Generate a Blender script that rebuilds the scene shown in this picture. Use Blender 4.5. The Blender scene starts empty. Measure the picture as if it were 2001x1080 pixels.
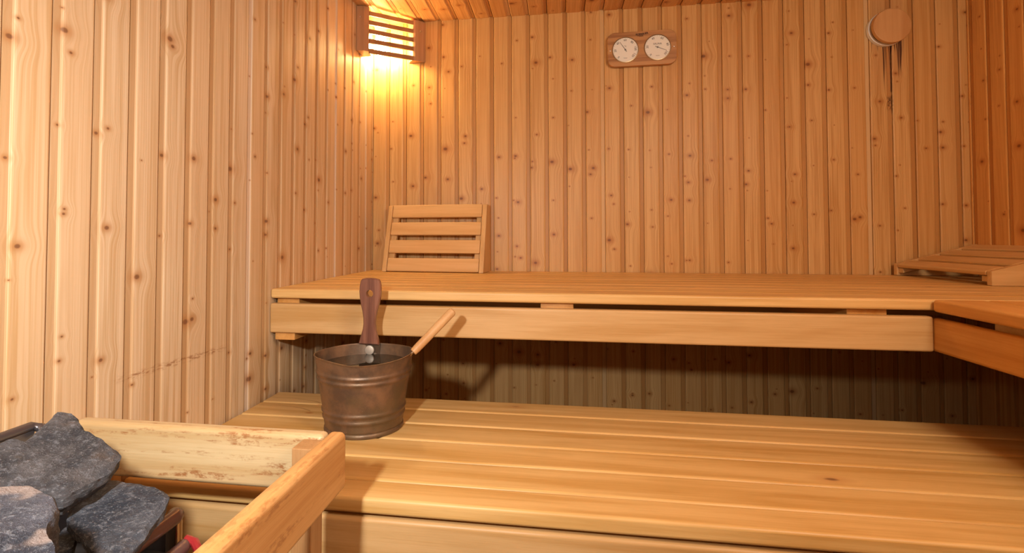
import bpy, bmesh, math, random
from mathutils import Vector, Matrix, noise
random.seed(7)
S = bpy.context.scene
COL = S.collection
PI = math.pi

# ------------------------------------------------------------------ camera
cam_d = bpy.data.cameras.new('camera'); cam = bpy.data.objects.new('camera', cam_d); COL.objects.link(cam)
YAW, PITCH, ROLL = 0.149236, 0.02831, -0.00038
fw = Vector((-math.sin(YAW)*math.cos(PITCH), math.cos(YAW)*math.cos(PITCH), math.sin(PITCH)))
rt = Vector((math.cos(YAW), math.sin(YAW), 0)); up = rt.cross(fw)
rt2 = rt*math.cos(ROLL)+up*math.sin(ROLL); up2 = -rt*math.sin(ROLL)+up*math.cos(ROLL)
m = Matrix((rt2, up2, -fw)).transposed().to_4x4(); m.translation = (0.83451, -2.29230, 1.02861)
cam.matrix_world = m
cam_d.sensor_width = 36; cam_d.lens = 1021.32/2001*36
cam_d.shift_x = (1000.5-935.21)/2001; cam_d.shift_y = (430.51-540)/2001
cam_d.clip_start = 0.02
S.camera = cam

# ------------------------------------------------------------------ world, lights, exposure
w = bpy.data.worlds.new('world'); S.world = w; w.use_nodes = True
w.node_tree.nodes['Background'].inputs[0].default_value = (1.0, 0.8, 0.6, 1)
w.node_tree.nodes['Background'].inputs[1].default_value = 0.02
S.view_settings.view_transform = 'Standard'; S.view_settings.look = 'None'
S.view_settings.gamma = 1; S.view_settings.use_curve_mapping = False
S.view_settings.exposure = -0.06
GLOBE = 290.0          # emission of the glowing lamp globe
def add_light(name, kind, loc, energy, color, size=0.05):
    d = bpy.data.lights.new(name, kind); d.energy = energy; d.color = color
    if kind == 'AREA': d.size = size
    else: d.shadow_soft_size = size
    o = bpy.data.objects.new(name, d); COL.objects.link(o); o.location = loc
    return o
FLASH = add_light('photographers_flash', 'SPOT', (0.50, -2.27, 1.22), 60, (1.0, 0.97, 0.92), 0.03)
FLASH.data.spot_size = math.radians(128); FLASH.data.spot_blend = 1.0
FLASH.rotation_euler = (Vector((.08, -.95, .72))-FLASH.location).to_track_quat('-Z', 'Y').to_euler()

FILL = add_light('added_fill_light_behind_camera', 'POINT', (1.75, -2.25, 1.72), 46, (1.0, 0.92, 0.76), 0.18)  # unseen fill light added to brighten the right side, not a known lamp

# ------------------------------------------------------------------ helpers
def link(name, bm, mat, parent=None, smooth=True, angle=35, wn=True):
    me = bpy.data.meshes.new(name)
    bmesh.ops.recalc_face_normals(bm, faces=bm.faces)
    bm.to_mesh(me); bm.free()
    if smooth:
        for p in me.polygons: p.use_smooth = True
        me.set_sharp_from_angle(angle=math.radians(angle))
    o = bpy.data.objects.new(name, me); COL.objects.link(o)
    if mat is not None: me.materials.append(mat)
    if smooth and wn:
        md = o.modifiers.new('weighted_normal', 'WEIGHTED_NORMAL'); md.keep_sharp = True; md.weight = 80
    if parent is not None: o.parent = parent
    return o
def thing(name, label, cat, loc=(0, 0, 0), group=None, rot=None):
    o = bpy.data.objects.new(name, None); COL.objects.link(o); o.location = loc; o.empty_display_size = .05
    if rot: o.rotation_euler = rot
    o['label'] = label; o['category'] = cat
    if group: o['group'] = group
    return o
def tag(o, label, cat, group=None):
    o['label'] = label; o['category'] = cat
    if group: o['group'] = group
    return o
def struct(o): o['kind'] = 'structure'; return o
def rbox(x0, x1, y0, y1, z0, z1, r=0.003, seg=2, bm=None, keep=None):
    b = bm or bmesh.new()
    ret = bmesh.ops.create_cube(b, size=1.0)
    vs = ret['verts']
    for v in vs:
        v.co = Vector(((x0+x1)/2+v.co.x*(x1-x0), (y0+y1)/2+v.co.y*(y1-y0), (z0+z1)/2+v.co.z*(z1-z0)))
    if r > 0:
        es = list({e for v in vs for e in v.link_edges})
        if keep: es = [e for e in es if keep(e)]
        bmesh.ops.bevel(b, geom=es, offset=r, segments=seg, profile=0.5, affect='EDGES')
    return b
def prism(pts, z0, z1, bm=None, axis='z', r=0, seg=2):
    b = bm or bmesh.new()
    def mk(p, h):
        if axis == 'z': return Vector((p[0], p[1], h))
        if axis == 'y': return Vector((p[0], h, p[1]))
        return Vector((h, p[0], p[1]))
    lo = [b.verts.new(mk(p, z0)) for p in pts]; hi = [b.verts.new(mk(p, z1)) for p in pts]
    n = len(pts); fs = [b.faces.new(lo), b.faces.new(hi)]
    for i in range(n): fs.append(b.faces.new((lo[i], lo[(i+1) % n], hi[(i+1) % n], hi[i])))
    bmesh.ops.recalc_face_normals(b, faces=fs)
    if r > 0:
        es = list({e for f in fs for e in f.edges})
        bmesh.ops.bevel(b, geom=es, offset=r, segments=seg, profile=0.5, affect='EDGES')
    return b
def lathe(prof, n=64, bm=None, close=False, c=(0, 0)):
    b = bm or bmesh.new(); rings = []
    for (r, z) in prof:
        if r < 1e-6: rings.append([b.verts.new((c[0], c[1], z))])
        else: rings.append([b.verts.new((c[0]+r*math.cos(2*PI*i/n), c[1]+r*math.sin(2*PI*i/n), z)) for i in range(n)])
    for a, d in zip(rings, rings[1:]):
        for i in range(n):
            j = (i+1) % n
            if len(a) == 1 and len(d) == 1: continue
            if len(a) == 1: b.faces.new((a[0], d[i], d[j]))
            elif len(d) == 1: b.faces.new((a[i], a[j], d[0]))
            else: b.faces.new((a[i], a[j], d[j], d[i]))
    return b
def tube(pts, r, n=14, bm=None, radii=None):
    b = bm or bmesh.new(); P = [Vector(p) for p in pts]; rings = []; prev = None
    for i, p in enumerate(P):
        t = (P[min(i+1, len(P)-1)]-P[max(i-1, 0)]).normalized()
        a = prev if prev is not None else (Vector((0, 0, 1)) if abs(t.z) < .9 else Vector((1, 0, 0)))
        s = (a - t*a.dot(t)).normalized(); q = t.cross(s); prev = s
        rr = radii[i] if radii else r
        rings.append([b.verts.new(p+s*rr*math.cos(2*PI*k/n)+q*rr*math.sin(2*PI*k/n)) for k in range(n)])
    for a, d in zip(rings, rings[1:]):
        for k in range(n): b.faces.new((a[k], a[(k+1) % n], d[(k+1) % n], d[k]))
    b.faces.new(rings[0]); b.faces.new(rings[-1])
    return b

# ------------------------------------------------------------------ node helper
class X:
    def __init__(s, nt, sock): s.nt = nt; s.s = sock
    def _m(s, op, *a, clamp=False):
        n = s.nt.nodes.new('ShaderNodeMath'); n.operation = op; n.use_clamp = clamp
        for i, v in enumerate((s,)+a):
            if isinstance(v, X): s.nt.links.new(v.s, n.inputs[i])
            else: n.inputs[i].default_value = v
        return X(s.nt, n.outputs[0])
    def __add__(s, o): return s._m('ADD', o)
    __radd__ = __add__
    def __mul__(s, o): return s._m('MULTIPLY', o)
    __rmul__ = __mul__
    def __sub__(s, o): return s._m('SUBTRACT', o)
    def __rsub__(s, o): return (s*-1.0)+o
    def __truediv__(s, o): return s._m('DIVIDE', o)
    def pow(s, e): return s._m('POWER', e)
    def floor(s): return s._m('FLOOR')
    def frac(s): return s._m('FRACT')
    def sin(s): return s._m('SINE')
    def abs(s): return s._m('ABSOLUTE')
    def sqrt(s): return s._m('SQRT')
    def exp(s): return s._m('EXPONENT')
    def max(s, o): return s._m('MAXIMUM', o)
    def min(s, o): return s._m('MINIMUM', o)
    def gt(s, o): return s._m('GREATER_THAN', o)
    def clamp(s): return s._m('ADD', 0.0, clamp=True)
    def sm(s, a, b):          # smoothstep from a (0) to b (1)
        n = s.nt.nodes.new('ShaderNodeMapRange'); n.interpolation_type = 'SMOOTHSTEP'
        inv = a > b
        s.nt.links.new(s.s, n.inputs[0]); n.inputs[1].default_value = min(a, b); n.inputs[2].default_value = max(a, b)
        n.inputs[3].default_value = 1.0 if inv else 0.0; n.inputs[4].default_value = 0.0 if inv else 1.0
        return X(s.nt, n.outputs[0])
def vec(nt, x, y, z):
    n = nt.nodes.new('ShaderNodeCombineXYZ')
    for i, v in enumerate((x, y, z)):
        if isinstance(v, X): nt.links.new(v.s, n.inputs[i])
        else: n.inputs[i].default_value = v
    return n.outputs[0]
def sep(nt, sock):
    n = nt.nodes.new('ShaderNodeSeparateXYZ'); nt.links.new(sock, n.inputs[0])
    return [X(nt, n.outputs[i]) for i in range(3)]
def noi(nt, v, scale=1.0, detail=2.0, rough=0.5):
    n = nt.nodes.new('ShaderNodeTexNoise'); nt.links.new(v, n.inputs['Vector'])
    n.inputs['Scale'].default_value = scale; n.inputs['Detail'].default_value = detail; n.inputs['Roughness'].default_value = rough
    return X(nt, n.outputs['Fac'])
def white(nt, v):
    n = nt.nodes.new('ShaderNodeTexWhiteNoise'); n.noise_dimensions = '3D'; nt.links.new(v, n.inputs['Vector'])
    r, g, b = sep(nt, n.outputs['Color']); return X(nt, n.outputs['Value']), r, g, b
def mix(nt, fac, a, b, mode='MIX'):
    n = nt.nodes.new('ShaderNodeMix'); n.data_type = 'RGBA'; n.blend_type = mode; n.clamp_factor = True
    if isinstance(fac, X): nt.links.new(fac.s, n.inputs[0])
    else: n.inputs[0].default_value = fac
    for i, v in ((6, a), (7, b)):
        if isinstance(v, (tuple, list)): n.inputs[i].default_value = (*v, 1)
        else: nt.links.new(v, n.inputs[i])
    return n.outputs[2]
def gray(nt, x): return vec(nt, x, x, x)
def new_mat(name):
    m = bpy.data.materials.new(name); m.use_nodes = True; nt = m.node_tree
    return m, nt, nt.nodes['Principled BSDF']
def bump(nt, bsdf, h, dist=0.001, strength=1.0):
    n = nt.nodes.new('ShaderNodeBump'); n.inputs['Distance'].default_value = dist; n.inputs['Strength'].default_value = strength
    nt.links.new(h.s, n.inputs['Height']); nt.links.new(n.outputs[0], bsdf.inputs['Normal'])
def simple(name, col, rough=.5, metal=0.0, emit=None, es=0):
    m, nt, b = new_mat(name); b.inputs['Base Color'].default_value = (*col, 1)
    b.inputs['Roughness'].default_value = rough; b.inputs['Metallic'].default_value = metal
    if emit: b.inputs['Emission Color'].default_value = (*emit, 1); b.inputs['Emission Strength'].default_value = es
    return m

PITCHB = 0.08
def pine(name, ax, off, lax, seed, stain=None, dark=1.0, side=1, tint=(1, 1, 1)):
    """tongue-and-groove pine: boards counted along axis ax, running along axis lax"""
    m, nt, b = new_mat(name)
    tc = nt.nodes.new('ShaderNodeTexCoord'); c3 = sep(nt, tc.outputs['Object'])
    c, z = c3[ax], c3[lax]
    q = (c-off)/PITCHB; idx = q.floor(); f = q.frac()
    vb = vec(nt, idx, seed+.5, 3.3); v0, r0, r1, r2 = white(nt, vb)
    core = None; halo = None; cd = c
    for k, (L, s0, s1, pres) in enumerate(((.25, .0022, .0050, .60), (.41, .0032, .0074, .5), (.19, .0011, .0025, .5))):
        zz = z/L + r0*17.3 + k*.37; j = zz.floor(); fz = zz.frac()
        vv, kr, kg, kb = white(nt, vec(nt, idx, j, seed*3.1+k))
        dx = (f-(kr*.66+.08))*PITCHB; dz = (fz-(kg*.7+.15))*L
        s = kb*kb*(s1-s0)+s0
        d = ((dx*dx)*.62+(dz*dz)*1.1).sqrt()/s
        pr = (vv*-1+pres).gt(0)
        h = (d*d*-.16).exp()*pr
        cr = d.sm(1.25, .55)*pr
        h2 = (d*d*-.03).exp()*pr
        cd = cd - dx*h2*.75
        halo = h if halo is None else halo.max(h); core = cr if core is None else core.max(cr)
    low = noi(nt, vec(nt, cd*14.0, z*.42, idx*5.17+seed), 1.0, 0.0)
    lines = (low*(r1*50+95.0)).sin()*.5+.5
    fine = noi(nt, vec(nt, cd*300.0, z*2.6, idx*3.7), 1.0, 2.0)
    wide = noi(nt, vec(nt, cd*48.0, z*1.1, idx*9.1), 1.0, 2.0)
    cut = noi(nt, vec(nt, c*3000.0, z*2.0, 3.0), 1.0, 1.0)
    g = (lines.pow(2.0)*.20 + fine.sm(.42, .62)*.52 + wide.sm(.46, .64)*.48).clamp()
    pale = (.71*dark, .485*dark, .262*dark); deep = (.50*dark, .275*dark, .100*dark)
    col = mix(nt, g, pale, deep)
    col = mix(nt, r2*.48, col, (.61*dark, .34*dark, .135*dark))
    col = mix(nt, (r1*.35)*wide, col, (.76*dark, .58*dark, .38*dark))
    # strip of the tongue: a little more orange, sometimes pale
    strip = f.gt(.79) if side > 0 else ((f*-1+.21).gt(0))
    col = mix(nt, strip*(r0*.45+.5), col, mix(nt, r2.gt(.84), (.46, .24, .09), (.70, .54, .38)))
    big = noi(nt, vec(nt, c*2.2, z*1.4, 1.0+seed), 1.0, 3.0)
    col = mix(nt, big.sm(.45, .75)*.22, col, (.62, .34, .15))
    col = mix(nt, halo*.80, col, (.40, .155, .04))
    col = mix(nt, core*.78, col, (.165, .062, .026))
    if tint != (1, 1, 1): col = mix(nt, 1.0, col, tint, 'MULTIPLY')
    if stain: col = stain(nt, c3, col)
    nt.links.new(col, b.inputs['Base Color'])
    b.inputs['Roughness'].default_value = .42
    b.inputs['Specular IOR Level'].default_value = .35
    bump(nt, b, fine*.6+lines*.3+cut*.2, .0005, .55)
    return m

def bench_wood(name, lax, c0=(.80, .56, .315), c1=(.66, .39, .165), seed=0.0, stain=0.0, band=None, marks=None, knots=.25, rough=.42, streak=1.0):
    """smooth light hardwood of the benches, grain along local axis lax"""
    m, nt, b = new_mat(name)
    tc = nt.nodes.new('ShaderNodeTexCoord'); co = sep(nt, tc.outputs['Object'])
    oi = nt.nodes.new('ShaderNodeObjectInfo'); rnd = X(nt, oi.outputs['Random'])
    l = co[lax]; a, d = [co[i] for i in range(3) if i != lax]
    sh = rnd*41.7+seed
    v1 = vec(nt, l*1.3+sh, a*26.0, d*26.0); n1 = noi(nt, v1, 1.0, 3.0, .55)
    v2 = vec(nt, l*7.0+sh, a*330.0, d*330.0); n2 = noi(nt, v2, 1.0, 2.0)
    v3 = vec(nt, l*28.0+sh, a*900.0, d*900.0); n3 = noi(nt, v3, 1.0, 1.0)
    con = ((noi(nt, vec(nt, l*.9+sh, a*9.0, d*9.0), 1.0, 1.0)*46.0).sin()*.5+.5).pow(3.0)
    blot = noi(nt, vec(nt, l*5.0+sh, a*16.0, d*16.0), 1.0, 3.0)
    g = (n1.sm(.40, .62)*.62*streak + n2.sm(.4, .7)*.22 + con*.20*streak + n3.sm(.45, .75)*.16).clamp()
    col = mix(nt, g, c0, c1)
    col = mix(nt, blot.sm(.5, .75)*.25, col, tuple(x*.86 for x in c1))
    col = mix(nt, (rnd-.5).clamp()*.35, col, (.72, .46, .22))
    if knots > 0:
        vo = nt.nodes.new('ShaderNodeTexVoronoi'); nt.links.new(vec(nt, l*4.1+sh, a*9.0, d*9.0), vo.inputs['Vector'])
        vo.inputs['Scale'].default_value = 1.0
        dd = X(nt, vo.outputs['Distance']); w1 = sep(nt, vo.outputs['Color'])[0]
        kk = dd.sm(.075, .02)*w1.gt(1-knots*.5)
        hh = dd.sm(.22, .03)*w1.gt(1-knots*.5)
        col = mix(nt, hh*.45, col, (.50, .22, .07)); col = mix(nt, kk*.8, col, (.17, .07, .03))
    if stain > 0:
        s1 = noi(nt, vec(nt, l*6.0+sh, a*60.0, d*60.0), 1.0, 5.0, .7)
        s2 = noi(nt, vec(nt, l*60.0+sh, a*120.0, d*120.0), 1.0, 4.0, .75)
        if band:      # scorch marks gather along the lower and upper edge of the board
            z = co[2]; bw = (z.sm(band[1], band[0]+.008)*1.0).max(z.sm(band[2], band[2]+.008)*.8).max(.38)
            s1 = s1*(bw*.14+.90)
            s2 = s2*(bw*.10+.93)
            col = mix(nt, z.sm(band[1], band[0])*.30, col, (.50, .29, .13))
        col = mix(nt, (s1.sm(.49, .62)*s2.sm(.42, .60)*stain).clamp(), col, (.30, .115, .035))
    if marks:     # dried water rims: thin brown arcs with a knot at the end
        wob = noi(nt, vec(nt, co[0]*30.0, co[1]*30.0, 0.0), 1.0, 2.0)*.008-.004
        for (mx, my, rx, ry, a0, a1) in marks:
            px_ = (co[0]-mx)/rx; py_ = (co[1]-my+wob)/ry
            rr = ((px_*px_)+(py_*py_)).sqrt()
            f_ = ((rr-1.0).abs()).sm(.045, .008)*co[0].sm(a0, a0+.02)*co[0].sm(a1, a1-.01)*py_.gt(0)
            col = mix(nt, f_*.7, col, (.36, .17, .05))
            kx = co[0]-a1; ky = co[1]-my-.006; kd = ((kx*kx)+(ky*ky)*3.0).sqrt()
            col = mix(nt, kd.sm(.016, .003)*.75, col, (.40, .16, .04))
    nt.links.new(col, b.inputs['Base Color'])
    b.inputs['Roughness'].default_value = rough; b.inputs['Specular IOR Level'].default_value = .4
    bump(nt, b, n2*.6+n3*.4, .0004, .5)
    return m

# ------------------------------------------------------------------ stains on the panelling
def stain_back(nt, c3, col):
    x, y, z = c3
    # dark resin/water runs below the round vent
    cx = noi(nt, vec(nt, x*150.0, z*3.0, 2.0), 1.0, 2.0)
    reach = noi(nt, vec(nt, x*75.0, 0.5, 7.0), 1.0, 1.0)          # how far down each run goes
    inx = x.sm(2.083, 2.093)*x.sm(2.209, 2.195)
    low = reach.sm(.40, .78)*.30 + .012
    dep = (z*-1+1.805)                                             # depth below the vent
    m = (dep/low).sm(1.0, .55)*dep.gt(-.06)*cx.sm(.40, .56)*inx*reach.sm(.30, .48)
    seam = ((x-2.157).abs()).sm(.0045, .0015)*z.sm(1.50, 1.53)*z.sm(1.80, 1.79)*noi(nt, vec(nt, x*60.0, z*26.0, 4.0), 1.0, 3.0).sm(.36, .56)
    blob = ((x-2.150).abs()).sm(.016, .004)*((z-1.555).abs()).sm(.034, .012)*noi(nt, vec(nt, x*130.0, z*70.0, 9.0), 1.0, 3.0).sm(.42, .56)
    f = (m*.95).max(seam*.9).max(blob*.85)
    wet = inx*(dep.sm(.30, .02))*.30
    col = mix(nt, wet, col, (.42, .19, .08))
    return mix(nt, f, col, (.060, .018, .010))
def stain_left(nt, c3, col):
    x, y, z = c3
    line = (z-((y+1.402)*-.02+.751)); n = noi(nt, vec(nt, y*55.0, z*170.0, 1.0), 1.0, 4.0, .65)
    f = line.abs().sm(.011, .001)*n.sm(.45, .60)*y.sm(-1.42, -1.36)*y.sm(-1.04, -1.12)
    return mix(nt, f*.72, col, (.27, .105, .035))

M = {}
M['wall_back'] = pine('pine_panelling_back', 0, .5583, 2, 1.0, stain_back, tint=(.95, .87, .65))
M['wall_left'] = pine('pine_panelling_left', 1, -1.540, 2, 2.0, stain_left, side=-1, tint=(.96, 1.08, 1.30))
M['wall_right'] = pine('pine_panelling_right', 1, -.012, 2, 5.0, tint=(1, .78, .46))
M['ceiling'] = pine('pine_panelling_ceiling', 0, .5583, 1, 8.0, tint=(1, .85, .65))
M['bench_x'] = bench_wood('bench_wood_along', 0, c0=(.73, .48, .19), c1=(.56, .315, .088))
M['bench_low'] = bench_wood('lower_bench_wood', 0, c0=(.73, .48, .19), c1=(.56, .315, .088), seed=2.2, marks=((-1.14, -.893+1.1-.022, .125, .045, -1.19, -1.02), (-1.135, -.955+1.1-.030, .125, .050, -1.19, -1.016)))
M['bench_y'] = bench_wood('bench_wood_across', 1, c0=(.68, .35, .10), c1=(.54, .235, .045))
M['fascia_x'] = bench_wood('fascia_wood_along', 0, c0=(.62, .40, .18), c1=(.49, .28, .095), seed=3, knots=.1)
M['headrest'] = bench_wood('headrest_wood', 0, c0=(.69, .44, .195), c1=(.57, .325, .115), seed=9, knots=0)
M['headrest_v'] = bench_wood('headrest_wood_upright', 2, c0=(.67, .43, .19), c1=(.55, .32, .12), seed=5, knots=0)
M['rail_x'] = bench_wood('guard_wood_along', 0, c0=(.60, .46, .26), c1=(.48, .32, .145), seed=12, stain=.9, band=(.615, .655, .690))
M['rail_y'] = bench_wood('guard_wood_across', 1, c0=(.68, .40, .16), c1=(.50, .23, .065), seed=15, stain=.55)
M['rail_z'] = bench_wood('guard_wood_upright', 2, c0=(.42, .23, .095), c1=(.27, .12, .04), seed=17, stain=.3)
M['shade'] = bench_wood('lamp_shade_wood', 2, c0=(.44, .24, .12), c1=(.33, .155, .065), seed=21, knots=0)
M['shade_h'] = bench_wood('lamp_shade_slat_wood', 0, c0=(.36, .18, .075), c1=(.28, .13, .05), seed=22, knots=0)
M['instrument'] = bench_wood('instrument_board_wood', 0, c0=(.52, .27, .10), c1=(.26, .10, .028), seed=31, knots=0, streak=1.9)
M['disc'] = bench_wood('vent_disc_wood', 2, c0=(.62, .36, .155), c1=(.52, .27, .10), seed=35, knots=0)
M['ladle_wood'] = bench_wood('ladle_handle_wood', 2, c0=(.58, .34, .15), c1=(.48, .24, .09), seed=38, knots=0)
M['dark_wood'] = bench_wood('stained_handle_wood', 2, c0=(.30, .135, .085), c1=(.13, .052, .036), seed=41, knots=0, rough=.26)
M['white_plastic'] = simple('white_plastic', (.84, .88, .93), .35)
M['dial'] = simple('dial_paper', (.84, .86, .80), .5)
M['ink'] = simple('black_ink', (.06, .055, .05), .6)
M['burnt'] = simple('burnt_lettering', (.05, .018, .010), .7)
M['screw'] = simple('screw_steel', (.72, .70, .68), .3, 1.0)
M['bezel'] = simple('bezel_metal', (.35, .26, .15), .35, .8)
M['porcelain'] = simple('porcelain', (.85, .80, .72), .3)
M['globe'] = simple('glowing_globe', (1, .9, .7), .4, 0, (1.0, .66, .27), GLOBE)
M['brown_metal'] = simple('brown_enamelled_steel', (.13, .068, .058), .34, .3)
M['grey_metal'] = simple('grey_heater_steel', (.16, .15, .16), .32, .8)
M['steel'] = simple('polished_heater_steel', (.55, .42, .30), .22, 1.0)
M['red'] = simple('red_enamel', (.28, .02, .022), .25)
M['black_metal'] = simple('black_heater_inside', (.02, .018, .018), .6)
M['floor'] = simple('floor_tile', (.10, .06, .045), .5)

def mat_bucket():
    m, nt, b = new_mat('tarnished_copper')
    tc = nt.nodes.new('ShaderNodeTexCoord'); x, y, z = sep(nt, tc.outputs['Object'])
    v = vec(nt, x, y, z)
    n1 = noi(nt, v, 22, 5, .6); n2 = noi(nt, v, 240, 3, .7); n3 = noi(nt, v, 9, 3, .5); n4 = noi(nt, v, 420, 2, .8)
    col = mix(nt, n1.sm(.35, .68), (.120, .078, .050), (.225, .130, .070))
    col = mix(nt, n3.sm(.48, .66)*.65, col, (.115, .085, .040))
    col = mix(nt, n2.sm(.56, .78)*.45, col, (.20, .105, .055))
    col = mix(nt, n4.sm(.70, .78)*.5, col, (.55, .48, .40))
    nt.links.new(col, b.inputs['Base Color'])
    nt.links.new((n2*.3+n1*.25+.16).s, b.inputs['Roughness']); b.inputs['Metallic'].default_value = .45
    bump(nt, b, n1*.7+n2*.3, .0012, .6)
    return m
M['bucket'] = mat_bucket()
def mat_water():
    m, nt, b = new_mat('dark_water'); b.inputs['Base Color'].default_value = (.035, .028, .018, 1)
    b.inputs['Roughness'].default_value = .03; b.inputs['Specular IOR Level'].default_value = .6
    return m
M['water'] = mat_water()
def mat_stone(name, tint=(1, 1, 1), pale=0.0, seed=0.0):
    m, nt, b = new_mat(name)
    tc = nt.nodes.new('ShaderNodeTexCoord'); x, y, z = sep(nt, tc.outputs['Object'])
    v = vec(nt, x+seed, y, z*2.0)
    n1 = noi(nt, v, 14, 6, .62); n2 = noi(nt, v, 120, 6, .78); n3 = noi(nt, v, 330, 3, .8); n4 = noi(nt, v, 24, 4, .6)
    col = mix(nt, n1.sm(.36, .66), (.028*tint[0], .036*tint[1], .052*tint[2]), (.115*tint[0], .120*tint[1], .138*tint[2]))
    col = mix(nt, n4.sm(.54, .72)*.55, col, (.15, .108, .080))
    col = mix(nt, n2.sm(.50, .66)*.75, col, (.25, .265, .30))
    col = mix(nt, n2.sm(.44, .30)*.6, col, (.030, .032, .045))
    col = mix(nt, n3.sm(.58, .70)*.55, col, (.50, .51, .53))
    if pale > 0:
        p = noi(nt, v, 11, 3, .6)
        col = mix(nt, p.sm(.50, .58)*pale, col, (.42, .33, .29))
    nt.links.new(col, b.inputs['Base Color']); b.inputs['Roughness'].default_value = .62
    bump(nt, b, n2*1.0+n3*.4+n4*.8, .009, 1.0)
    return m
M['stone_a'] = mat_stone('grey_brown_stone', (1.1, 1.02, .95), .0, .3)
M['stone_b'] = mat_stone('blue_grey_stone', (.85, .92, 1.0), .0, 2.1)
M['stone_c'] = mat_stone('pale_topped_stone', (.9, .9, 1.0), .85, 4.4)

# ------------------------------------------------------------------ the room
X1, YF, H = 2.425, -2.75, 2.0
def profile(c0, c1, off, side):
    """board profile: list of (coordinate, recess depth)"""
    pts = []
    k0 = math.floor((c0-off)/PITCHB)-1; k1 = math.ceil((c1-off)/PITCHB)+1
    F = [(.0010, .0075), (.0016, .0018), (.0030, .0007), (.0050, .0), (.0590, .0), (.0618, .0005), (.0640, .0017), (.0652, .0026), (.0784, .0028), (.0787, .0075)]
    if side < 0: F = [(PITCHB-a, d) for a, d in reversed(F)]
    for k in range(k0, k1+1):
        for a, d in F:
            c = off+k*PITCHB+a
            if c0 < c < c1: pts.append((c, d))
    return [(c0, .002)]+pts+[(c1, .002)]
def panel(name, mat, prof, l0, l1, place):
    bm = bmesh.new(); a = []; b = []
    for c, d in prof: a.append(bm.verts.new(place(c, d, l0))); b.append(bm.verts.new(place(c, d, l1)))
    for i in range(len(prof)-1): bm.faces.new((a[i], a[i+1], b[i+1], b[i]))
    # backing so the wall has a thickness
    q = [bm.verts.new(place(c, .03, l)) for c, l in ((prof[0][0], l0), (prof[-1][0], l0), (prof[-1][0], l1), (prof[0][0], l1))]
    bm.faces.new(q); bm.faces.new([q[0], q[1]]+a[::-1]); bm.faces.new([q[3], q[2]]+b[::-1])
    bm.faces.new((q[0], q[3], b[0], a[0])); bm.faces.new((q[1], a[-1], b[-1], q[2]))
    return struct(link(name, bm, mat, smooth=False))
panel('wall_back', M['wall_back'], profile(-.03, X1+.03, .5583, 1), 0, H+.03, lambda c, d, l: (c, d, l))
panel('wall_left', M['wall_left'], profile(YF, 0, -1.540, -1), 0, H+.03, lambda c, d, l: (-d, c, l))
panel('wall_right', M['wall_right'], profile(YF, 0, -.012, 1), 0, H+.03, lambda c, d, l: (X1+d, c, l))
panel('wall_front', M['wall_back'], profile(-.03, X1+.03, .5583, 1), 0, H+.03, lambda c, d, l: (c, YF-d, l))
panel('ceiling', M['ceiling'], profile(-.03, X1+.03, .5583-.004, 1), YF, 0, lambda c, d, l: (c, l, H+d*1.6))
struct(link('floor', rbox(-.03, X1+.03, YF-.03, .03, -.05, 0, 0), M['floor'], smooth=False))

# ------------------------------------------------------------------ upper bench along the back wall
ub = thing('sauna_bench', 'long upper slatted bench along the back wall with a deep front board', 'bench', (1.2, -.43, .872))
def slat_run(parent, cs, lo, hi, z0, z1, mat, along, gap=.0012, r=.007):
    out = []
    for a, b in zip(cs, cs[1:]):
        lo_, hi_ = min(a, b)+gap, max(a, b)-gap
        px, py, pz = parent.location
        if along == 'x': bm = rbox(lo-px, hi-px, lo_-py, hi_-py, z0-pz, z1-pz, r, 3)
        else: bm = rbox(lo_-px, hi_-px, lo-py, hi-py, z0-pz, z1-pz, r, 3)
        out.append(link('slat', bm, mat, parent))
    return out
def loc(parent, x0, x1, y0, y1, z0, z1, r=.003, seg=2):
    px, py, pz = parent.location
    return rbox(x0-px, x1-px, y0-py, y1-py, z0-pz, z1-pz, r, seg)
ys = [-.004-.0951*i for i in range(10)]; ys[-1] = -.862
slat_run(ub, ys, .0005, X1-.004, .844, .872, M['bench_x'], 'x', .0018, .007)
link('front_board', loc(ub, .001, 1.7405, -.864, -.838, .744, .830, .006, 3), M['fascia_x'], ub)
for x0, x1 in ((.010, .080), (.788, .878), (1.559, 1.652)):
    link('cross_bearer', loc(ub, x0, x1, -.8375, -.006, .790, .843, .003), M['bench_y'], ub)
link('wall_support', loc(ub, 0.012, .074, -.852, -.006, .722, .789, .003), M['bench_y'], ub)
link('wall_support', loc(ub, .080, X1-.01, -.05, -.006, .722, .789, .003), M['bench_x'], ub)

# ------------------------------------------------------------------ upper bench along the right wall
sb = thing('sauna_bench', 'upper side bench along the right wall, joining the back bench at the corner', 'bench', (2.08, -1.6, .872))
xs = [1.735+.1145*i for i in range(7)]; xs[-1] = X1-.004
sl = slat_run(sb, xs, -2.60, -.866, .842, .872, M['bench_y'], 'y', .001, .007)
link('front_board', loc(sb, 1.7412, 1.767, -2.60, -.846, .744, .826, .009, 3), M['bench_y'], sb)
for y in (-1.0, -1.7, -2.4):
    link('cross_bearer', loc(sb, 1.77, X1-.006, y-.09, y, .790, .841, .003), M['bench_x'], sb)
link('wall_support', loc(sb, X1-.05, X1-.006, -2.60, -.90, .722, .789, .003), M['bench_y'], sb)
link('leg', loc(sb, 1.80, 1.845, -2.55, -2.505, 0, .789, .003), M['rail_z'], sb)

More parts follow.
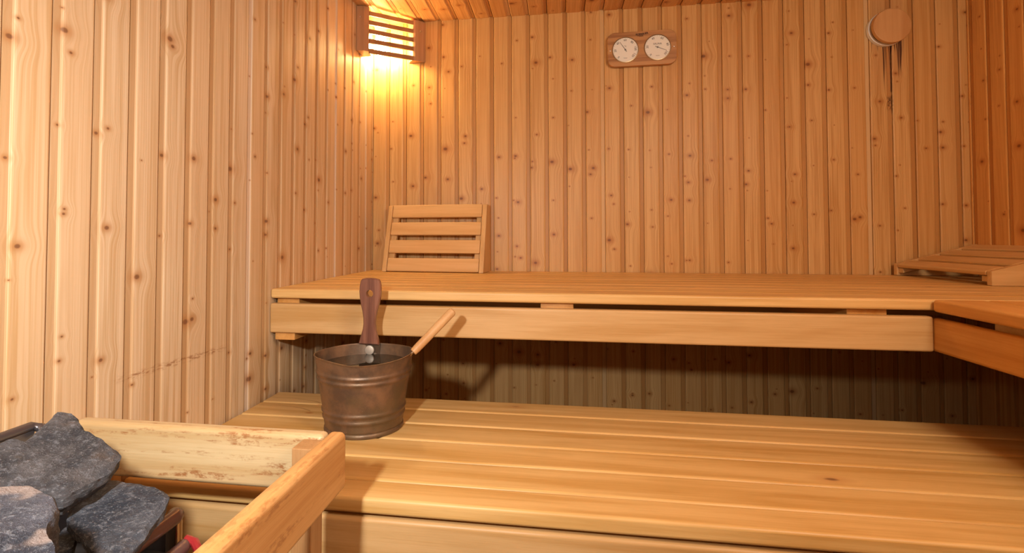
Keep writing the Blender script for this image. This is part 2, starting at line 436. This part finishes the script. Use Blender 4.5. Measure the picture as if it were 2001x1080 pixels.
# ------------------------------------------------------------------ lower bench
lb = thing('sauna_bench', 'wide lower slatted bench that the metal bucket stands on', 'bench', (1.2, -1.1, .56))
ys = [-.812, -.908, -1.011, -1.114, -1.216, -1.316, -1.388]
slat_run(lb, ys, .005, X1-.02, .531, .560, M['bench_low'], 'x', .0013, .0065)
link('front_board', loc(lb, .006, X1-.02, -1.384, -1.360, .415, .523, .008, 3), M['fascia_x'], lb)
link('front_board', loc(lb, .006, X1-.02, -1.384, -1.360, .300, .408, .008, 3), M['fascia_x'], lb)
for x in (.02, .80, 1.60, 2.33):
    link('cross_bearer', loc(lb, x, x+.05, -1.355, -.815, .480, .530, .003), M['bench_y'], lb)
for x in (.03, 1.60, 2.335):
    for y in (-1.35, -.87):
        link('leg', loc(lb, x, x+.04, y, y+.04, 0, .479, .003), M['rail_z'], lb)

# ------------------------------------------------------------------ wedge headrests
def make_headrest(label, matrix):
    """local: x across, z up the slope length (0 thick end), y back->front; back lies in the plane y=0"""
    t = thing('headrest', label, 'headrest', group='slatted wedge headrests')
    t.matrix_world = matrix
    W, L, D0, D1 = .448, .288, .122, .045
    def fy(z): return -(D0+(D1-D0)*z/L)
    ang = math.atan2(D0-D1, L)
    for x0 in (0, W-.020):
        pts = [(0, 0), (-D0, 0), (-D1, L), (0, L)]
        link('side_board', prism(pts, x0, x0+.020, axis='x', r=.003), M['headrest_v'], t)
    for x0 in (.0205, W-.0455):
        pts = [(fy(0)+.034, .006), (fy(0)+.0165, .006), (fy(L)+.0165, L-.006), (fy(L)+.034, L-.006)]
        link('inner_rail', prism(pts, x0, x0+.025, axis='x', r=.001), M['headrest_v'], t)
    sw = .0575; gp = (L-4*sw)/3.0
    for i in range(4):
        z0 = i*(sw+gp)
        bm = rbox(.0212, W-.0212, -.0155, 0, 0, sw, .0045, 3)
        R = Matrix.Translation((0, fy(z0)+.0155+.0005, z0)) @ Matrix.Rotation(-ang, 4, 'X')
        bmesh.ops.transform(bm, matrix=R, verts=bm.verts)
        link('slat', bm, M['headrest'], t)
    return t
yawh = -.085
make_headrest('slatted wooden headrest standing upright against the back wall on the upper bench',
              Matrix.Translation((.098, -.008, .8725)) @ Matrix.Rotation(yawh, 4, 'Z'))
# lying on its back: local -y -> up, local z -> towards the left (thin end left)
R = Matrix(((0, 0, -1), (-1, 0, 0), (0, -1, 0))).to_4x4()
make_headrest('slatted wooden headrest lying flat in the right corner of the upper bench',
              Matrix.Translation((2.424, -.012, .8725)) @ Matrix.Rotation(.035, 4, 'Z') @ R)

# ------------------------------------------------------------------ bucket
BX, BY, BZ = .362, -1.047, .560
bk = thing('sauna_bucket', 'brown tarnished metal bucket of water with dark wooden handle on the lower bench', 'bucket', (BX, BY, BZ+.0005))
def rad(z): return .0925+.0255*(z/.176)**1.1
prof = [(0, .006), (.086, .006), (.0895, .002), (.0935, .0), (.0960, .003), (.0955, .008), (.0925, .011)]
n = 60
for i in range(n+1):
    z = .013+(.176-.013)*i/n
    b_ = 0
    for zc, a in ((.036, .0030), (.052, .0030), (.128, .0032), (.142, .0032)):
        b_ += a*math.exp(-((z-zc)/.0042)**2)
    prof.append((rad(z)+b_, z))
prof += [(rad(.176)+.0016, .1775), (rad(.176)+.0016, .179), (rad(.176)-.0003, .1795), (rad(.176)-.0016, .178)]
for i in range(n//2+1):
    z = .175-(.175-.010)*i/(n//2)
    prof.append((rad(z)-.0016, z))
prof.append((0, .010))
bm = lathe(prof, 96)
for v in bm.verts:      # hand-beaten, slightly wavy rim
    f = max(0, (v.co.z-.10)/.08); a = math.atan2(v.co.y, v.co.x)
    v.co.z += f*f*(.0022*math.sin(2*a+.5)+.0018*math.cos(3*a)-.0035*math.exp(-((a+1.45)/.35)**2))
    v.co.x *= 1+.012*f; v.co.y *= 1-.012*f
link('pail', bm, M['bucket'], bk, angle=60)
link('water', lathe([(0, .150), (.1120, .150)], 64), M['water'], bk)
# upright wooden handle on the far side
hp = [(-.0268, 0), (-.0262, .010), (-.0218, .024), (-.0176, .040), (-.0160, .054), (-.0168, .070), (-.0200, .088), (-.0246, .106), (-.0282, .124), (-.0296, .140),
      (-.0288, .156), (-.0262, .168), (-.0225, .1735), (-.012, .1755), (0, .176)]
outl = hp+[(-x, z) for x, z in reversed(hp[:-1])]
hole = [(.0098*math.cos(2*PI*i/28), .135+.0098*math.sin(2*PI*i/28)) for i in range(28)]
def plate_with_hole(outer, inner, y0, y1, bev=.003):
    bm = bmesh.new()
    def loop(pts, y): return [bm.verts.new((p[0], y, p[1])) for p in pts]
    cx, cz = 0, .088
    def shrink(pts, s): 
        out = []
        for i, p in enumerate(pts):
            a = Vector(pts[i-1]); b = Vector(pts[(i+1) % len(pts)]); t = (b-a).normalized(); nn = Vector((t.y, -t.x))
            out.append((p[0]-nn.x*s, p[1]-nn.y*s))
        return out
    ar = sum(outer[i-1][0]*outer[i][1]-outer[i][0]*outer[i-1][1] for i in range(len(outer)))
    sg = 1 if ar > 0 else -1
    ins = shrink(outer, bev*sg)
    A = loop(ins, y0); B = loop(outer, y0+bev); C = loop(outer, y1-bev); D = loop(ins, y1)
    h0 = loop(inner, y0); h1 = loop(inner, y1)
    n = len(outer)
    for p, q in ((A, B), (B, C), (C, D)):
        for i in range(n): bm.faces.new((p[i], p[(i+1) % n], q[(i+1) % n], q[i]))
    k = len(inner)
    for i in range(k): bm.faces.new((h0[i], h0[(i+1) % k], h1[(i+1) % k], h1[i]))
    for O, I in ((A, h0), (D, h1)):
        es = []
        for L_ in (O, I):
            for i in range(len(L_)):
                e = bm.edges.get((L_[i], L_[(i+1) % len(L_)])); es.append(e)
        bmesh.ops.triangle_fill(bm, edges=es, use_beauty=True, use_dissolve=False)
    return bm
hx = -.026
bm = plate_with_hole(outl, hole, -.008, .008)
bmesh.ops.transform(bm, matrix=Matrix.Translation((hx, .103, .1775)) @ Matrix.Rotation(.02, 4, 'Y'), verts=bm.verts)
hd = link('handle', bm, M['dark_wood'], bk)
bm = prism([(-.026, -.045), (.026, -.045), (.028, .002), (-.028, .002)], -.001, .0012, axis='y')
bmesh.ops.transform(bm, matrix=Matrix.Translation((hx, .1085, .1775)) @ Matrix.Rotation(.14, 4, 'X'), verts=bm.verts)
link('handle_bracket', bm, M['bucket'], hd)
bm = lathe([(0, .0042), (.009, .0038), (.0120, .0026), (.0132, .0)], 28)
bmesh.ops.transform(bm, matrix=Matrix.Translation((hx, .1050, .1610)) @ Matrix.Rotation(PI/2, 4, 'X'), verts=bm.verts)
rv = link('rivet', bm, simple('rivet_metal', (.48, .42, .35), .5, .5), hd)

# ladle leaning in the bucket
ld = thing('ladle', 'wooden-handled ladle leaning on the right rim of the metal bucket', 'ladle', (.486, -1.040, .743))
p0 = Vector((.000, -.006, .001)); p1 = Vector((.086, .055, .094)); dr = (p1-p0).normalized()
link('handle', tube([p0-dr*.001, p0, p0+dr*.012, p0.lerp(p1, .5), p1-dr*.006, p1-dr*.0015, p1+dr*.0015], .01, 20, radii=[.0078, .0090, .0102, .0110, .0112, .0100, .0062]), M['ladle_wood'], ld)
q0 = p0+dr*.004
link('neck', tube([q0, p0-dr*.006+Vector((-.001, 0, .0)), Vector((-.016, -.010, -.020)), Vector((-.040, -.014, -.060)), Vector((-.062, -.016, -.105))], .0028, 10), M['steel'], ld)
bm = lathe([(0, -.020), (.018, -.017), (.030, -.006), (.034, .006), (.033, .006), (.029, -.005), (.017, -.0155), (0, -.0185)], 32)
bmesh.ops.translate(bm, vec=(-.072, -.010, -.118), verts=bm.verts)
link('bowl', bm, M['steel'], ld)

# ------------------------------------------------------------------ thermometer and hygrometer board
def text_mesh(s, size, depth=.0006, align='CENTER', weight=0.0):
    cu = bpy.data.curves.new('t', 'FONT'); cu.body = s; cu.size = size; cu.extrude = depth/2; cu.align_x = align; cu.align_y = 'CENTER'; cu.offset = weight
    cu.resolution_u = 3
    o = bpy.data.objects.new('t', cu); COL.objects.link(o)
    bpy.context.view_layer.update()
    me = bpy.data.meshes.new_from_object(o.evaluated_get(bpy.context.evaluated_depsgraph_get()))
    bm = bmesh.new(); bm.from_mesh(me)
    bpy.data.objects.remove(o); bpy.data.curves.remove(cu); bpy.data.meshes.remove(me)
    return bm
def merge(dst, src, mat):
    bmesh.ops.transform(src, matrix=mat, verts=src.verts)
    me = bpy.data.meshes.new('tmp'); src.to_mesh(me); src.free(); dst.from_mesh(me); bpy.data.meshes.remove(me)
TX, TZ = 1.192, 1.819
th = thing('thermometer_hygrometer', 'rounded wooden board with two round white dials reading SAUNA on the back wall', 'thermometer', (TX, 0, TZ), rot=(0, -.012, 0))
TW, TH, RC = .2835, .146, .033
out = []
for cx, cz, a0 in ((TW/2-RC, TH/2-RC, 0), (-TW/2+RC, TH/2-RC, 90), (-TW/2+RC, -TH/2+RC, 180), (TW/2-RC, -TH/2+RC, 270)):
    for i in range(9):
        a = math.radians(a0+i*90/8); out.append((cx+RC*math.cos(a), cz+RC*math.sin(a)))
link('board', prism(out, -.026, -.001, axis='y', r=.003), M['instrument'], th)
FACE = -.0262
def dial(cx, cz, numbers, needle_deg, sauna, unit):
    d = thing('dial', '', ''); del d['label']; del d['category']; d.parent = th; d.location = (cx, FACE, cz)
    bm = lathe([(.0535, .0), (.0550, .0015), (.0545, .0030), (.0520, .0035), (.0515, .0010)], 64)
    bmesh.ops.transform(bm, matrix=Matrix.Rotation(PI/2, 4, 'X'), verts=bm.verts)
    link('bezel', bm, M['bezel'], d)
    bm = lathe([(0, .0002), (.0, .0016), (.0512, .0016), (.0512, .0002)], 64)
    bmesh.ops.transform(bm, matrix=Matrix.Rotation(PI/2, 4, 'X'), verts=bm.verts)
    link('dial_face', bm, M['dial'], d, angle=30)
    ink = bmesh.new(); B = Matrix.Rotation(PI/2, 4, 'X')
    for s, deg in numbers:      # deg clockwise from top
        a = math.radians(deg)
        merge(ink, text_mesh(s, .0125, .0004), Matrix.Translation((.0412*math.sin(a), -.0019, .0412*math.cos(a))) @ Matrix.Rotation(a, 4, 'Y') @ B)
    for i in range(25):
        a = math.radians(-140+280*i/24.0)
        merge(ink, rbox(-.0003, .0003, -.0002, .0002, .0465, .0490, 0), Matrix.Translation((0, -.0018, 0)) @ Matrix.Rotation(a, 4, 'Y'))
    merge(ink, text_mesh(sauna, .0105 if len(sauna) > 2 else .009, .0004), Matrix.Translation((0, -.0019, .0145)) @ B)
    merge(ink, text_mesh(unit, .0035, .0004), Matrix.Translation((0, -.0019, -.036)) @ B)
    link('numerals', ink, M['ink'], d, smooth=False)
    bm = bmesh.new(); a = math.radians(needle_deg)
    prism([(-.0011, -.010), (.0011, -.010), (.0005, .040), (-.0005, .040)], -.0036, -.0030, bm=bm, axis='y')
    bmesh.ops.transform(bm, matrix=Matrix.Rotation(a, 4, 'Y'), verts=bm.verts)
    b2 = lathe([(0, .0052), (.0030, .0048), (.0036, .0018)], 20); merge(bm, b2, B)
    link('needle', bm, simple('needle_paint', (.14, .13, .13), .4), d)
dial(-.0680, -.0035, [('0', -137), ('20', -93), ('40', -47), ('60', 0), ('80', 43), ('100', 86), ('120', 126)], -33, '°C', 'FINLAND')
dial(.0635, -.001, [('0', -137), ('20', -85), ('40', -25), ('60', 27), ('80', 77), ('100', 127)], 113, 'SAUNA', 'FINLAND')
bm = bmesh.new(); B = Matrix.Rotation(PI/2, 4, 'X')
for i, ch in enumerate('ECENGUER'):
    t = (i-3.5)/3.5; merge(bm, text_mesh(ch, .0100, .0006, weight=.0004), Matrix.Translation((t*.0225+.001, -.0266, .0595+t*t*.0012+t*.0020)) @ Matrix.Rotation(-.10*t-.05, 4, 'Y') @ B)
for i, ch in enumerate('PANNA'):
    t = (i-2)/2; merge(bm, text_mesh(ch, .0062, .0006, weight=.0003), Matrix.Translation((t*.0100-.005, -.0266, .0515+t*t*.0005)) @ B)
link('lettering', bm, M['burnt'], th, smooth=False)
for sx, sz in ((-.1305, -.004), (.1300, -.001)):
    bm = lathe([(0, .0022), (.0022, .0018), (.0034, .0)], 18)
    bmesh.ops.transform(bm, matrix=Matrix.Translation((sx, FACE, sz)) @ B, verts=bm.verts)
    link('screw', bm, M['screw'], th)

# ------------------------------------------------------------------ round vent valve
vt = thing('air_vent', 'round wooden vent disc over a white pipe with dark drip stains below', 'vent', (2.137, 0, 1.850))
bm = lathe([(.0655, 0), (.0690, .001), (.0690, .0165), (.0660, .0175), (.0600, .0175), (.0600, .002)], 72)
bmesh.ops.transform(bm, matrix=B, verts=bm.verts); link('pipe_collar', bm, M['white_plastic'], vt, angle=30)
bm = lathe([(0, .0300), (.060, .0300), (.0665, .0310), (.0685, .0340), (.0685, .0460), (.0670, .0490), (.064, .0500), (0, .0500)], 72)
bmesh.ops.transform(bm, matrix=B, verts=bm.verts); link('vent_disc', bm, M['disc'], vt, angle=30)
bm = lathe([(0, .0), (.008, .0), (.008, .031), (0, .031)], 20)
bmesh.ops.transform(bm, matrix=B, verts=bm.verts); link('spindle', bm, M['white_plastic'], vt)

# ------------------------------------------------------------------ corner lamp and its slatted shade
sh = thing('lamp_shade', 'slatted wooden corner shade in front of the glowing lamp under the ceiling', 'lamp shade', (0, 0, 1.81))
def shp(pts, z0, z1, r=.0015): return prism(pts, z0-1.81, z1-1.81, r=r)
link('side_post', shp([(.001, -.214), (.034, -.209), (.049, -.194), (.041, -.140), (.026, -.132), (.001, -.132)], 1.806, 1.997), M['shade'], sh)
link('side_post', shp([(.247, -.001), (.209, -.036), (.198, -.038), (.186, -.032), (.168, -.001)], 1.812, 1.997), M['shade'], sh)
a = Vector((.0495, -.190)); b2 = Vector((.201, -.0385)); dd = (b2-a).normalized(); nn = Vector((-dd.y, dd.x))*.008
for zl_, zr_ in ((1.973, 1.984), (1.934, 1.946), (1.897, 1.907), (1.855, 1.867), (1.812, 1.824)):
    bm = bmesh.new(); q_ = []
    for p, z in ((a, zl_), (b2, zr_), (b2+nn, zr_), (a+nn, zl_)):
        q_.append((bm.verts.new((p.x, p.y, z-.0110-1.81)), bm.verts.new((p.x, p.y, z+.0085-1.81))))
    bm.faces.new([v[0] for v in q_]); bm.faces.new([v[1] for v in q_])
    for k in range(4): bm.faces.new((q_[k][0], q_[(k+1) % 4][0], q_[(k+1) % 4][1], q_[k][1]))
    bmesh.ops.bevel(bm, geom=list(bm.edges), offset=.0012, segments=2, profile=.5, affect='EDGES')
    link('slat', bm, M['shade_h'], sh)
for (x, y) in ((.0175, -.2115), (.227, -.0195)):
    bm = lathe([(0, .002), (.003, .0016), (.004, 0)], 14)
    d = Vector((.033, .005)) if x < .1 else Vector((.038, .035)); d.normalize(); nrm = Vector((d.y, -d.x, 0))
    q = Vector((0, 0, 1)).rotation_difference(nrm)
    bmesh.ops.transform(bm, matrix=Matrix.Translation((x, y, .14)) @ q.to_matrix().to_4x4(), verts=bm.verts)
    link('screw', bm, M['screw'], sh)
lm = thing('corner_lamp', 'glowing lamp with glass globe behind the slatted corner shade', 'lamp', (.060, -.072, 1.999))
link('lamp_base', lathe([(0, 0), (.036, 0), (.038, -.006), (.034, -.030), (.026, -.052), (.022, -.085), (0, -.085)], 40), M['porcelain'], lm)
link('globe', lathe([(.0, -.0855), (.018, -.086), (.022, -.094), (.029, -.108), (.032, -.128), (.030, -.146), (.023, -.161), (.012, -.169), (0, -.171)], 40), M['globe'], lm)

# ------------------------------------------------------------------ heater guard
gd = thing('heater_guard', 'wooden guard rail of two wide boards round the heater, brown scorch marks inside', 'guard rail', (.3, -1.5, 0))
link('rail_board', loc(gd, .001, .4615, -1.490, -1.463, .615, .707, .009, 4), M['rail_x'], gd)
link('rail_board', loc(gd, .462, .4905, -2.05, -1.463, .615, .707, .009, 4), M['rail_y'], gd)
link('post', loc(gd, .4285, .4615, -1.530, -1.4905, .0, .701, .002), M['rail_z'], gd)
link('post', loc(gd, .4285, .4615, -2.05, -2.012, .0, .701, .002), M['rail_z'], gd)
link('rail_board', loc(gd, .462, .4905, -2.05, -1.4905, .20, .29, .006, 3), M['rail_y'], gd)

# ------------------------------------------------------------------ heater
ht = thing('sauna_heater', 'brown metal sauna heater with rails holding grey stones in the lower left', 'heater', (.19, -1.83, 0))
def hb(name, x0, x1, y0, y1, z0, z1, mat, r=.003, parent=None):
    return link(name, loc(ht, x0, x1, y0, y1, z0, z1, r), M[mat], ht)
hb('body', .05, .318, -2.04, -1.640, .30, .60, 'black_metal')
hb('wall_panel', .045, .056, -2.05, -1.604, .30, .742, 'grey_metal')
link('rim', tube([Vector((.052-.19, -.22, .742)), Vector((.052-.19, .222, .742)), Vector((.060-.19, .230, .738)), Vector((.075-.19, .226, .728))], .007, 12), M['grey_metal'], ht)
hb('end_panel', .060, .312, -1.640, -1.632, .30, .640, 'grey_metal', .002)
hb('corner_post', .308, .326, -1.646, -1.632, .30, .646, 'steel', .004)
link('rim', tube([(.321-.19, -.22, .647), (.321-.19, .186, .647), (.319-.19, .192, .647), (.313-.19, .196, .645)], .0098, 14), M['brown_metal'], ht)
link('guard_bar', tube([(.344-.19, -.22, .616), (.344-.19, .172, .616), (.340-.19, .180, .614)], .0095, 14), M['brown_metal'], ht)
link('guard_bar', tube([(.340-.19, -.22, .575), (.340-.19, .180, .575)], .0072, 14), M['brown_metal'], ht)
hb('front_panel', .330, .338, -2.04, -1.655, .30, .560, 'brown_metal')
bm = tube([(.338-.19, .186, .620), (.352-.19, .186, .617), (.366-.19, .176, .612), (.372-.19, .155, .604), (.370-.19, .128, .592), (.366-.19, .10, .575), (.362-.19, .02, .54)], .006, 10)
link('trim', bm, M['red'], ht)
bm = rbox(.342-.19, .362-.19, -.20, .16, .50, .585, .004); link('side_panel', bm, M['red'], ht)

# ------------------------------------------------------------------ stones
def rock(name, top, thick, seed, mat, label, inset=.012, rough=.004, tilt=(0, 0)):
    n = len(top); cx = sum(p[0] for p in top)/n; cy = sum(p[1] for p in top)/n; cz = sum(p[2] for p in top)/n
    bm = bmesh.new()
    rnd = random.Random(seed)
    def ring(s, dz, dx=0, dy=0):
        return [bm.verts.new((p[0]-cx+(cx-p[0])*s+dx, p[1]-cy+(cy-p[1])*s+dy, p[2]-cz+dz+rnd.uniform(-.0015, .0015))) for p in top]
    r0 = ring(.12, .002); r1 = ring(0, -.004); r2 = ring(.03, -thick*.5); r3 = ring(.28, -thick)
    bm.faces.new(r0)
    for a, b in ((r0, r1), (r1, r2), (r2, r3)):
        for i in range(n): bm.faces.new((a[i], a[(i+1) % n], b[(i+1) % n], b[i]))
    bm.faces.new(r3)
    bmesh.ops.triangulate(bm, faces=bm.faces)
    bmesh.ops.recalc_face_normals(bm, faces=bm.faces)
    for _ in range(3):
        long_e = [e for e in bm.edges if e.calc_length() > .006]
        bmesh.ops.subdivide_edges(bm, edges=long_e, cuts=1, use_grid_fill=True)
    bmesh.ops.triangulate(bm, faces=bm.faces)
    bmesh.ops.smooth_vert(bm, verts=bm.verts, factor=.18, use_axis_x=True, use_axis_y=True, use_axis_z=True)
    bm.normal_update()
    for v in bm.verts:
        p = v.co*1.0+Vector((seed*3.1, seed*1.7, 0))
        d = noise.fractal(p*22, 1.0, 2.0, 3)*rough + noise.fractal(Vector((p.x*60, p.y*60, p.z*160)), 1.0, 2.0, 3)*rough*.35
        c = noise.noise(p*38); d += (abs(c)**.5)*-.0015
        v.co += v.normal*d
    o = link(name, bm, M[mat], None, smooth=True, angle=38, wn=False); o.location = (cx, cy, cz)
    tag(o, label, 'stone', 'heater stones'); return o
s1 = [(0.1638, -1.7187, 0.7691), (0.1571, -1.6899, 0.7736), (0.1431, -1.6509, 0.7813), (0.146, -1.6413, 0.7811), (0.1533, -1.6363, 0.7791), (0.1681, -1.6417, 0.7738), (0.1918, -1.6566, 0.7648), (0.2214, -1.6574, 0.7549), (0.2442, -1.6605, 0.7472), (0.2597, -1.6621, 0.7419), (0.2672, -1.6727, 0.7386), (0.2727, -1.6881, 0.7356), (0.2747, -1.7078, 0.7333), (0.2731, -1.73, 0.7321), (0.2714, -1.7446, 0.7315), (0.2709, -1.7597, 0.7304), (0.2637, -1.7649, 0.7324), (0.249, -1.764, 0.7373), (0.2304, -1.7744, 0.7426), (0.2075, -1.789, 0.749), (0.1762, -1.7912, 0.7591), (0.1498, -1.7662, 0.7699), (0.1488, -1.7312, 0.773)]
rock('heater_stone', s1, .034, 1.0, 'stone_a', 'largest flat grey-brown stone, tilted at the back of the heater', rough=.0050)
s2 = [(0.2093, -1.6827, 0.6994), (0.2112, -1.6681, 0.7007), (0.2232, -1.6621, 0.7009), (0.2453, -1.6565, 0.7005), (0.2749, -1.6617, 0.6988), (0.3119, -1.6605, 0.6975), (0.3292, -1.6688, 0.696), (0.3413, -1.6799, 0.6944), (0.3563, -1.7085, 0.6909), (0.3632, -1.7313, 0.6883), (0.3681, -1.7484, 0.6864), (0.3676, -1.7696, 0.6843), (0.361, -1.7828, 0.6833), (0.3378, -1.7816, 0.6843), (0.3018, -1.7652, 0.6874), (0.2571, -1.742, 0.6915), (0.2349, -1.7164, 0.695), (0.2178, -1.6981, 0.6975)]
rock('heater_stone', s2, .027, 2.0, 'stone_b', 'blue-grey stone overhanging the brown rim beside the guard rail', rough=.0040)
s3 = [(0.2796, -1.8371, 0.7756), (0.2861, -1.8275, 0.7746), (0.2945, -1.819, 0.7733), (0.3152, -1.8237, 0.7702), (0.3386, -1.834, 0.7667), (0.3528, -1.8406, 0.7646), (0.3642, -1.8516, 0.7629), (0.3697, -1.8627, 0.762), (0.3771, -1.8724, 0.7609), (0.3905, -1.8807, 0.7589), (0.4025, -1.8859, 0.7571), (0.4215, -1.9002, 0.7543), (0.4274, -1.9335, 0.7534), (0.3894, -1.9479, 0.7591), (0.273, -1.8686, 0.7765), (0.2627, -1.8429, 0.7781)]
rock('heater_stone', s3, .060, 3.0, 'stone_c', 'stone with a pale pinkish top in the near left corner', rough=.0045)
s4 = [(0.228, -1.715, 0.668), (0.243, -1.719, 0.672), (0.268, -1.736, 0.670), (0.283, -1.756, 0.668), (0.282, -1.776, 0.668), (0.250, -1.768, 0.668)]
rock('heater_stone', s4, .045, 4.0, 'stone_b', 'small speckled stone in the gap, between pale stone and blue-grey stone', rough=.003)
s5 = [(0.287, -1.770, 0.652), (0.300, -1.774, 0.655), (0.318, -1.784, 0.655), (0.322, -1.806, 0.65), (0.300, -1.815, 0.65), (0.280, -1.795, 0.65)]
rock('heater_stone', s5, .045, 5.0, 'stone_b', 'small grey stone at the bottom edge, against the brown rim', rough=.003)
